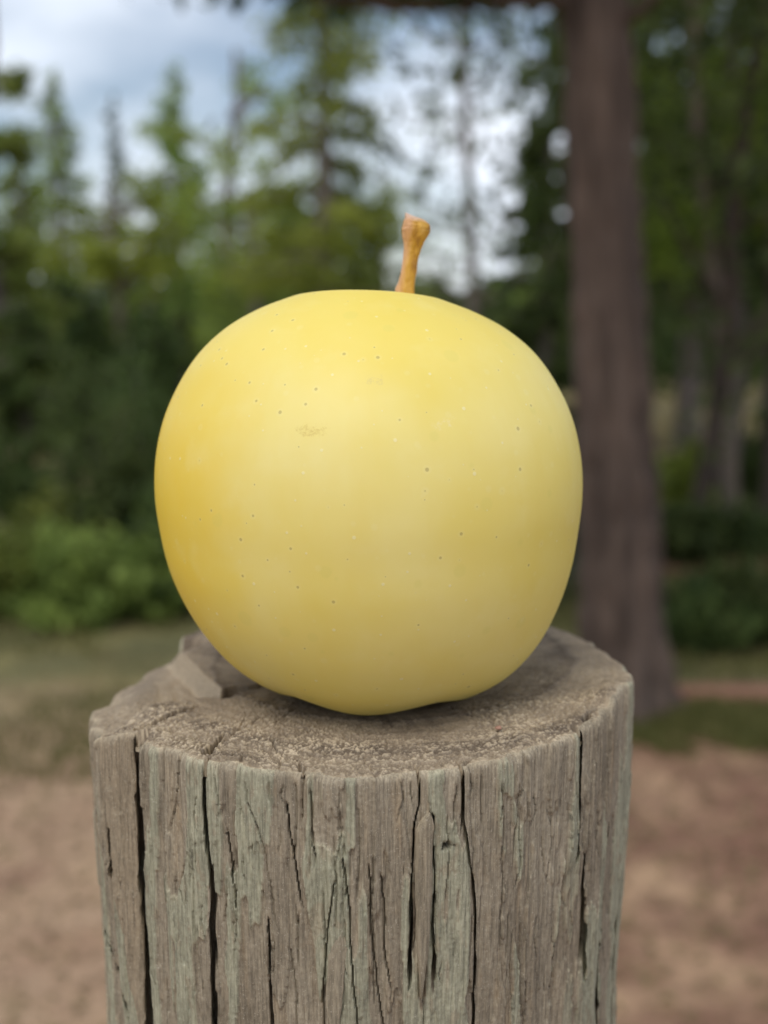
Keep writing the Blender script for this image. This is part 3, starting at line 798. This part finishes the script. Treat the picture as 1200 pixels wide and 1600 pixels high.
def build_tree(name, xy, parts, leafmat, barkmat, size, g, label, cat_='tree', group=None, rz=0, seg=8):
    P, C, T = parts
    x, y = xy; z = float(gz(np.array(x), np.array(y)))
    o = empty(name, (x, y, z), rz)
    tag(o, label, cat_, group)
    V, F_ = tube(P[:1], 14, .06)
    mesh_np('trunk', V, F_, barkmat, o)
    if len(P) > 1:
        V, F_ = tube(P[1:], 5); b_ = mesh_np('branches', V, F_, barkmat, o); b_['kind'] = 'stuff'
    V, F_, tn = leaves(C, size, g, tones=T)
    c_ = mesh_np('crown', V, F_, leafmat, o, smooth=False, attrs={'tone': tn}); c_['kind'] = 'stuff'
    return o

G = np.random.default_rng(11)
# near pine on the right (bare furrowed trunk, crown above the picture)
b0 = np.array([at_ground(975, 1108)[0], at_ground(975, 1108)[1]+.05])
pine = empty('pine_tree', (b0[0], b0[1], 0)); tag(pine, 'tall pine with a bare purplish brown trunk, nearest tree on the right', 'tree')
zz = np.r_[np.linspace(-.08, .5, 40), np.linspace(.52, 2.6, 110), np.linspace(2.7, 9, 40)]
lean = -.066*zz+.0035*zz**2 + .012*np.sin(zz*2.2)
rad_ = np.interp(zz, [-.08, 0, .06, .2, .5, 1.2, 2.2, 9], [.19, .165, .148, .136, .127, .114, .097, .03])
V, F_ = tube([np.stack([lean, .02*np.sin(zz), zz, rad_], 1)], 120, .2, 3)
aa = np.arctan2(V[:, 1], V[:, 0]-np.interp(V[:, 2], zz, lean)); fl_ = ss(.34, -.05, V[:, 2])*.05*np.maximum(0, np.cos(5*aa+.7))
V[:, 0] += np.cos(aa)*fl_; V[:, 1] += np.sin(aa)*fl_
mesh_np('trunk', V, F_, BARK['pine'], pine)
def br(z0, ang_, L_, r0, rise, n_=9, g=G):
    t = np.linspace(0, 1, n_); x0 = -.066*z0+.0035*z0*z0
    return np.stack([x0+math.cos(ang_)*t*L_, math.sin(ang_)*t*L_+.03*np.sin(t*6), z0+rise*t*L_+.02*np.sin(t*9), np.linspace(r0, r0*.3, n_)], 1)
zb = h_at(4, 3.75)
def limb(path, nm='branch'):
    V, F_ = tube([path], 12, .08, 5); return mesh_np(nm, V, F_, BARK['pine'], pine)
limb(br(zb, math.radians(184), 1.25, .030, .02))
limb(br(zb-.10, math.radians(-38), .26, .030, .75))
Cp, Tp, Bp = [], [], []
for k in range(60):
    z0 = 2.75+6*(k/60)**.9; a = G.uniform(0, 2*math.pi); L_ = (2.0*(1-(z0-2.7)/6.6)+.3)*G.uniform(.7, 1.1); B = br(z0, a, L_, .02, .12); 
    Bp.append(B)
    for q_ in range(5):
        c0_ = B[3+q_, :3]; nn = 70
        Cp.append(c0_+G.normal(size=(nn, 3))*np.array([.16, .16, .07])); Tp.append(np.clip(G.uniform()*.7+G.uniform(size=nn)*.3, 0, 1))
V, F_ = tube(Bp, 5); o = mesh_np('branches', V, F_, BARK['pine'], pine); o['kind'] = 'stuff'
# sprays hanging from the low branch
lb = br(zb, math.radians(184), 1.25, .03, .02)
for q_ in range(2, 9):
    nn = 60; Cp.append(lb[q_, :3]+np.array([0, 0, .05])+G.normal(size=(nn, 3))*np.array([.1, .1, .03])); Tp.append(G.uniform(0, .6, nn))
V, F_, tn = leaves(np.concatenate(Cp), .045, G, tones=np.concatenate(Tp))
o = mesh_np('crown', V, F_, LEAF['dark'], pine, smooth=False, attrs={'tone': tn}); o['kind'] = 'stuff'

def conif(px, dist, topy, wpx, mat, label, nl=9000, size=None, gap=.35, crown0=.06, barkk='grey', name='conifer_tree', power=.9):
    h = h_at(topy, dist); rad_ = wpx/F_PX*dist
    build_tree(name, col_at(px, dist), conifer(h, rad_, G, nl, 0, crown0, power, gap=gap), LEAF[mat], BARK[barkk], size or max(.035, .0042*dist), G, label, rz=G.uniform(0, 6))
def broad(px, dist, topy, wpx, mat, label, nl=9000, size=None, crown0=.2, barkk='grey', name='leafy_tree', nlimb=18, clumps=70, spread=.16, lean=0):
    h = h_at(topy, dist); rad_ = wpx/F_PX*dist
    build_tree(name, col_at(px, dist), broadleaf(h, rad_, G, nl, crown0, nlimb, clumps, spread, lean), LEAF[mat], BARK[barkk], size or max(.03, .0038*dist), G, label)

# left half, from the edge of the picture to the middle
broad(0, 11, -140, 75, 'mid', 'tall loose leafy tree at the left edge of the picture, its top above the frame', 6762, clumps=80, spread=.13)
conif(105, 19, 105, 110, 'mid', 'mid green conifer second from the left, with a narrow ragged top', 4369, gap=.13, power=.75, size=0.063)
conif(48, 17, 190, 95, 'mid', 'shorter conifer between the left edge and the narrow ragged one', 3745, gap=.13, power=.7, size=0.059)
conif(192, 30, 150, 60, 'blue', 'small far conifer with a needle thin tip between two larger ones on the left', 3121, gap=.4, size=0.089)
broad(190, 16, 235, 110, 'olive', 'yellow green leafy tree below the thin tipped far conifer', 2808, clumps=60, spread=.15, size=0.056)
conif(285, 18, 100, 120, 'mid', 'ragged pointed conifer halfway between the left edge and the stem of the apple', 5409, gap=.12, power=.75, size=0.059)
broad(370, 15, 10, 105, 'olive', 'thin olive tree full of sky gaps left of the big green tree', 2704, clumps=70, spread=.14, size=0.052)
broad(400, 13, 250, 100, 'mid', 'low leafy tree just above the left shoulder of the apple', 2704, clumps=60, size=0.044)
conif(510, 12, -260, 180, 'olive', 'big olive green conifer with a dark trunk, directly above the apple', 12484, gap=.13, power=.75, size=0.041)
broad(600, 16, 215, 85, 'mid', 'loose mid green tree just behind the stem of the apple', 3745, clumps=60, size=0.052)
conif(38, 10.5, 470, 85, 'dark', 'dark young conifer behind the shrubs at the left edge', 4320, gap=.2, power=.5, name='young_conifer')
conif(150, 12, 470, 80, 'dark', 'dark young conifer between the left edge and the apple', 4320, gap=.2, power=.5, name='young_conifer')
conif(240, 9.5, 470, 85, 'dark', 'dark young conifer touching the left outline of the apple', 5040, gap=.15, power=.5, name='young_conifer')
conif(690, 10, 455, 60, 'dark', 'dark young conifer behind the right shoulder of the apple', 3600, gap=.2, power=.5, name='young_conifer')
# thin nearly bare tree against the bright gap
def bare(px0, dist, lab):
    xy = col_at(px0, dist); o = empty('bare_tree', (xy[0], xy[1], 0)); tag(o, lab, 'tree')
    h = 6.5; z = np.linspace(-.1, h, 14)
    ln = -(z**1.3)*.035
    V, F_ = tube([np.stack([ln, 0*z, z, np.interp(z, [0, h], [.055, .012])], 1)], 10); mesh_np('trunk', V, F_, BARK['grey'], o)
    Bs, Cs = [], []
    for k in range(46):
        z0 = G.uniform(1.2, h); x0 = -(z0**1.3)*.035; a = G.uniform(0, 6.28); L_ = G.uniform(.3, .9); t = np.linspace(0, 1, 6)
        B = np.stack([x0+math.cos(a)*t*L_+.04*np.sin(t*7), math.sin(a)*t*L_, z0+G.uniform(-.1, .8)*L_*t, np.linspace(.013, .004, 6)], 1); Bs.append(B)
        for q_ in range(3):
            b0_ = B[2+q_]; a2 = a+G.normal()*.8; l2 = L_*.45
            Bs.append(np.stack([b0_[0]+math.cos(a2)*t*l2, b0_[1]+math.sin(a2)*t*l2, b0_[2]+.3*l2*t, np.linspace(.007, .003, 6)], 1))
        Cs.append(B[-3:, :3].mean(0)+G.normal(size=(32, 3))*.16)
    V, F_ = tube(Bs, 4); b_ = mesh_np('branches', V, F_, BARK['grey'], o); b_['kind'] = 'stuff'
    V, F_, tn = leaves(np.concatenate(Cs), .03, G); c_ = mesh_np('crown', V, F_, LEAF['mid'], o, smooth=False, attrs={'tone': tn}); c_['kind'] = 'stuff'
bare(748, 9.5, 'thin almost leafless tree leaning left in the bright gap beside the pine')
# right half
conif(850, 11, -200, 100, 'dark', 'dark conifer directly left of the big pine trunk', 13000, gap=.28, power=.7)
conif(835, 22, 190, 75, 'mid', 'farther mid green conifer seen left of the pine trunk', 6000, gap=.3)
conif(1075, 10.5, -300, 190, 'dark', 'dense dark conifer right of the pine trunk', 12000, gap=.28, power=.6, crown0=.27, size=.05)
conif(1230, 9, -300, 190, 'dark', 'dense dark conifer at the right edge of the picture', 15000, gap=.24, power=.6, crown0=.25, size=.045)
conif(955, 14, -150, 130, 'dark', 'dark conifer hidden mostly behind the pine trunk', 12000, gap=.2, power=.6, crown0=.12)
broad(1130, 7.6, -60, 190, 'olive', 'leafy tree with light green boughs over the top right corner', 6000, crown0=.55, clumps=70, spread=.15)
broad(1200, 15, 60, 150, 'dark', 'dark leafy tree behind the right edge conifer', 9000, crown0=.36)
# the two smaller trunks standing right of the pine
def small_trunk(px_b, py_b, r0, leanx, fork, bk, lab, mat='dark'):
    xy = at_ground(px_b, py_b); o = empty('forked_tree' if fork else 'young_tree', (xy[0], xy[1], 0)); tag(o, lab, 'tree')
    z = np.linspace(-.05, 5.5, 26); ln = leanx*z+.03*np.sin(z*2.1)
    V, F_ = tube([np.stack([ln, .03*np.cos(z), z, np.interp(z, [-.05, .1, .5, 5.5], [r0*1.5, r0*1.15, r0, r0*.25])], 1)], 20, .12, 9); mesh_np('trunk', V, F_, BARK[bk], o)
    Bs = []
    for (z0, a, L_, rs, rr_) in fork:
        t = np.linspace(0, 1, 9); x0 = leanx*z0
        P_ = np.stack([x0+math.cos(a)*t*L_, math.sin(a)*t*L_, z0+rs*L_*t, np.linspace(rr_, rr_*.4, 9)], 1)
        V, F_ = tube([P_], 10, .1, 4); mesh_np('limb', V, F_, BARK[bk], o)
    C = np.stack([leanx*4.2+G.normal(size=6000)*.8, G.normal(size=6000)*.8, 3.0+G.normal(size=6000)*1.0], 1)
    cl = vn(C[:, 0]*3+30, C[:, 1]*3+30, C[:, 2]*3+30, seed=3) > .48
    V, F_, tn = leaves(C[cl], .05, G); c_ = mesh_np('crown', V, F_, LEAF[mat], o, smooth=False, attrs={'tone': tn}); c_['kind'] = 'stuff'
small_trunk(1088, 832, .052, .085, [(.95, math.radians(10), .9, 1.0, .045), (1.25, math.radians(200), .5, 1.4, .03)], 'pine', 'smaller forked brown trunk right of the pine, behind the low green shrubs')
small_trunk(1143, 822, .046, -.12, [(.85, math.radians(-20), .7, 1.0, .03)], 'pale', 'pale slender trunk leaning left beside the forked brown one near the right edge')
small_trunk(1196, 830, .038, -.02, [], 'pine', 'dark slender trunk cut by the right edge of the picture')

# shrubs
def shrub(px, dist, h, wpx, mat, label, nl=2600, size=.03, name='shrub'):
    rad_ = wpx/F_PX*dist; dist *= .94; xy = col_at(px, dist)
    o = empty(name, (xy[0], xy[1], float(gz(*xy)))); tag(o, label, 'shrub')
    St, C, T = [], [], []
    for k in range(26):
        a = G.uniform(0, 6.28); rr_ = rad_*1.3*math.sqrt(G.uniform()); hh_ = h*(1-.35*(rr_/rad_)**2)*G.uniform(.4, 1.25); t = np.linspace(0, 1, 6)
        B = np.stack([math.cos(a)*rr_*t, math.sin(a)*rr_*t, hh_*t**.8, np.linspace(.007, .002, 6)], 1); St.append(B)
        nn = nl//26; u = G.uniform(.25, 1, nn); tone = G.uniform()
        cc_ = np.stack([np.interp(u, t, B[:, j]) for j in range(3)], 1)+G.normal(size=(nn, 3))*np.array([1, 1, .8])*rad_*.16
        C.append(cc_); T.append(np.clip(tone*.65+G.uniform(size=nn)*.4, 0, 1))
    V, F_ = tube(St, 5); s_ = mesh_np('stems', V, F_, BARK['grey'], o); s_['kind'] = 'stuff'
    C = np.concatenate(C); C[:, 2] = np.maximum(C[:, 2], .01)
    V, F_, tn = leaves(C, size, G, tones=np.concatenate(T)); f_ = mesh_np('foliage', V, F_, LEAF[mat], o, smooth=False, attrs={'tone': tn}); f_['kind'] = 'stuff'
for a in [
    (5, 5.3, .40, 70, 'bright', 'low bright green shrub at the left edge'),
    (112, 5.2, .38, 85, 'mid', 'mid green ragged shrub between the left edge and the apple'),
    (205, 5.3, .42, 70, 'mid', 'mid green rounded shrub whose right side reaches the apple'),
    (60, 5.7, .44, 75, 'bright', 'bright green shrub rising behind the low one near the left edge'),
    (150, 6.2, .80, 85, 'dark', 'taller dark green shrub behind the ragged one'),
    (270, 5.4, .5, 80, 'dark', 'dark green shrub tucked against the left outline of the apple'),
    (150, 9.5, 1.25, 75, 'dark', 'tall dark shrub in the clearing beyond the nearer green ones'),
    (245, 6.8, 1.05, 90, 'dark', 'tall dark shrub left of the apple'),
    (20, 7.6, .55, 50, 'dark', 'dark shrub beside the bare pinkish clearing on the left'),
    (360, 5.6, .7, 95, 'mid', 'mid green shrub standing behind the left half of the apple'),
    (470, 6.2, .9, 110, 'dark', 'dark shrub standing behind the middle of the apple'),
    (600, 5.8, .8, 110, 'mid', 'mid green shrub standing behind the right half of the apple'),
    (720, 6.1, .95, 110, 'dark', 'dark shrub standing behind the right edge of the apple'),
    (840, 5.6, .75, 85, 'blue', 'dark bluish shrub between the apple and the pine trunk'),
    (940, 6.6, .8, 90, 'dark', 'dark shrub directly behind the pine trunk'),
    (1095, 4.8, .24, 75, 'dark', 'low dark shrub beside the foot of the pine'),
    (1165, 4.9, .26, 80, 'dark', 'low dark shrub at the right edge near the red path'),
    (1060, 6.4, .28, 60, 'dark', 'low dark green shrub under the forked trunk'),
    (1150, 6.6, .26, 75, 'dark', 'low dark green shrub under the pale trunk'),
    (1065, 8.0, .42, 50, 'olive', 'olive shrub between the pine and the forked trunk'),
    (1190, 8.4, .6, 45, 'dark', 'dark shrub behind the trunk cut by the right edge'),
]: shrub(*a)

# far wood: reads as one mass
Vs, Fs_, Ts, off = [], [], [], 0
Tv, Tf, toff = [], [], 0
for k in range(150):
    dist = G.uniform(24, 46); px = G.uniform(-500, 1700) if k < 90 else G.choice([-1, 1])*G.uniform(1150, 4200)+600
    if 560 < px < 820 and dist < 60:
        hmax = h_at(G.uniform(430, 470), dist)
    elif px < 420: hmax = h_at(G.uniform(430, 500), dist)
    else: hmax = h_at(G.uniform(150, 380), dist)
    rad_ = G.uniform(1.1, 1.9); P, C, T = conifer(hmax, rad_, G, 1900, 0, .03, .8, whorl=16, gap=.25)
    xy = col_at(px, dist); C = C+np.array([xy[0], xy[1], 0])
    V, F_, tn = leaves(C, .20, G, tones=T); Vs.append(V); Fs_.append(F_+off); Ts.append(tn); off += len(V)
    V, F_ = tube([P[0]], 6); V = V+np.array([xy[0], xy[1], 0]); Tv.append(V); Tf.append(F_+toff); toff += len(V)
fw = mesh_np('far_wood', np.concatenate(Vs), np.concatenate(Fs_), LEAF['dark'], smooth=False, attrs={'tone': np.concatenate(Ts)})
tag(fw, 'far wood of dark conifers closing the view behind the nearer trees', 'wood', kind='stuff')

# undergrowth at the foot of the far wood
n_ = 34000
xx = G.uniform(-22, 22, n_); yy = G.uniform(17.5, 23, n_)
top_ = .5+1.9*fbm(xx*.45+40, yy*.3+40, seed=44)
zz_ = top_*G.uniform(0, 1, n_)**.8+gz(xx, yy)
V, F_, tn = leaves(np.stack([xx, yy, zz_], 1), .11, G, tones=np.clip(fbm(xx*1.4+40, yy*1.4+40, seed=45)*1.4-.4+G.uniform(-.2, .2, n_), 0, 1))
tag(mesh_np('undergrowth', V, F_, LEAF['dark'], smooth=False, attrs={'tone': tn}), 'dark green undergrowth along the foot of the far wood', 'undergrowth', kind='stuff')

# ground cover: grass blades, dry litter and twigs
def blades(name, n_, region, hgt, mat, label, cat_):
    x = G.uniform(region[0], region[1], n_); y = G.uniform(region[2], region[3], n_)
    keep = fbm(x*2.3+20, y*2.3+20, seed=15) > region[4]; x, y = x[keep], y[keep]; n_ = len(x)
    z = gz(x, y); a = G.uniform(0, 6.28, n_); h_ = hgt*G.uniform(.5, 1.3, n_); w_ = .004+.05*h_
    lx, ly = np.cos(a)*w_, np.sin(a)*w_; bx, by = G.normal(size=n_)*h_*.4, G.normal(size=n_)*h_*.4
    V = np.stack([np.stack([x-lx, y-ly, z-.004], 1), np.stack([x+lx, y+ly, z-.004], 1), np.stack([x+bx, y+by, z+h_], 1)], 1)
    o = mesh_np(name, V.reshape(-1, 3), np.arange(n_*3).reshape(n_, 3), mat, smooth=False, attrs={'tone': np.repeat(G.uniform(size=n_), 3)})
    return tag(o, label, cat_, kind='stuff')
blades('grass', 26000, (.70, 4, 3.12, 3.62, .47), .032, LEAF['turf'], 'short green grass along the foot of the pine', 'grass')
blades('grass', 26000, (-4, .6, 2.9, 6.5, .45), .04, LEAF['turf'], 'patchy olive grass in front of the shrubs on the left', 'grass')
blades('grass', 16000, (.6, 4.5, 3.86, 6.0, .36), .04, LEAF['turf'], 'olive grass beyond the red path on the right', 'grass')
blades('dry_grass', 26000, (-7, 7, 7, 17, .40), .12, LEAF['dry'], 'tall dry yellow grass in the clearing between the trees', 'grass')
n_ = 16000
x = G.uniform(-2.2, 2.2, n_); y = G.uniform(.8, 4.2, n_); c_ = np.stack([x, y, gz(x, y)+.006], 1)
V, F_, tn = leaves(c_, .014, G, droop=0); V = V.reshape(-1, 4, 3); V[..., 2] = c_[:, None, 2]+(V[..., 2]-c_[:, None, 2])*.3
o = mesh_np('leaf_litter', V.reshape(-1, 3), F_, LEAF['dry'], smooth=False, attrs={'tone': tn}); tag(o, 'dry brown leaf litter scattered over the bare soil', 'leaf litter', kind='stuff')
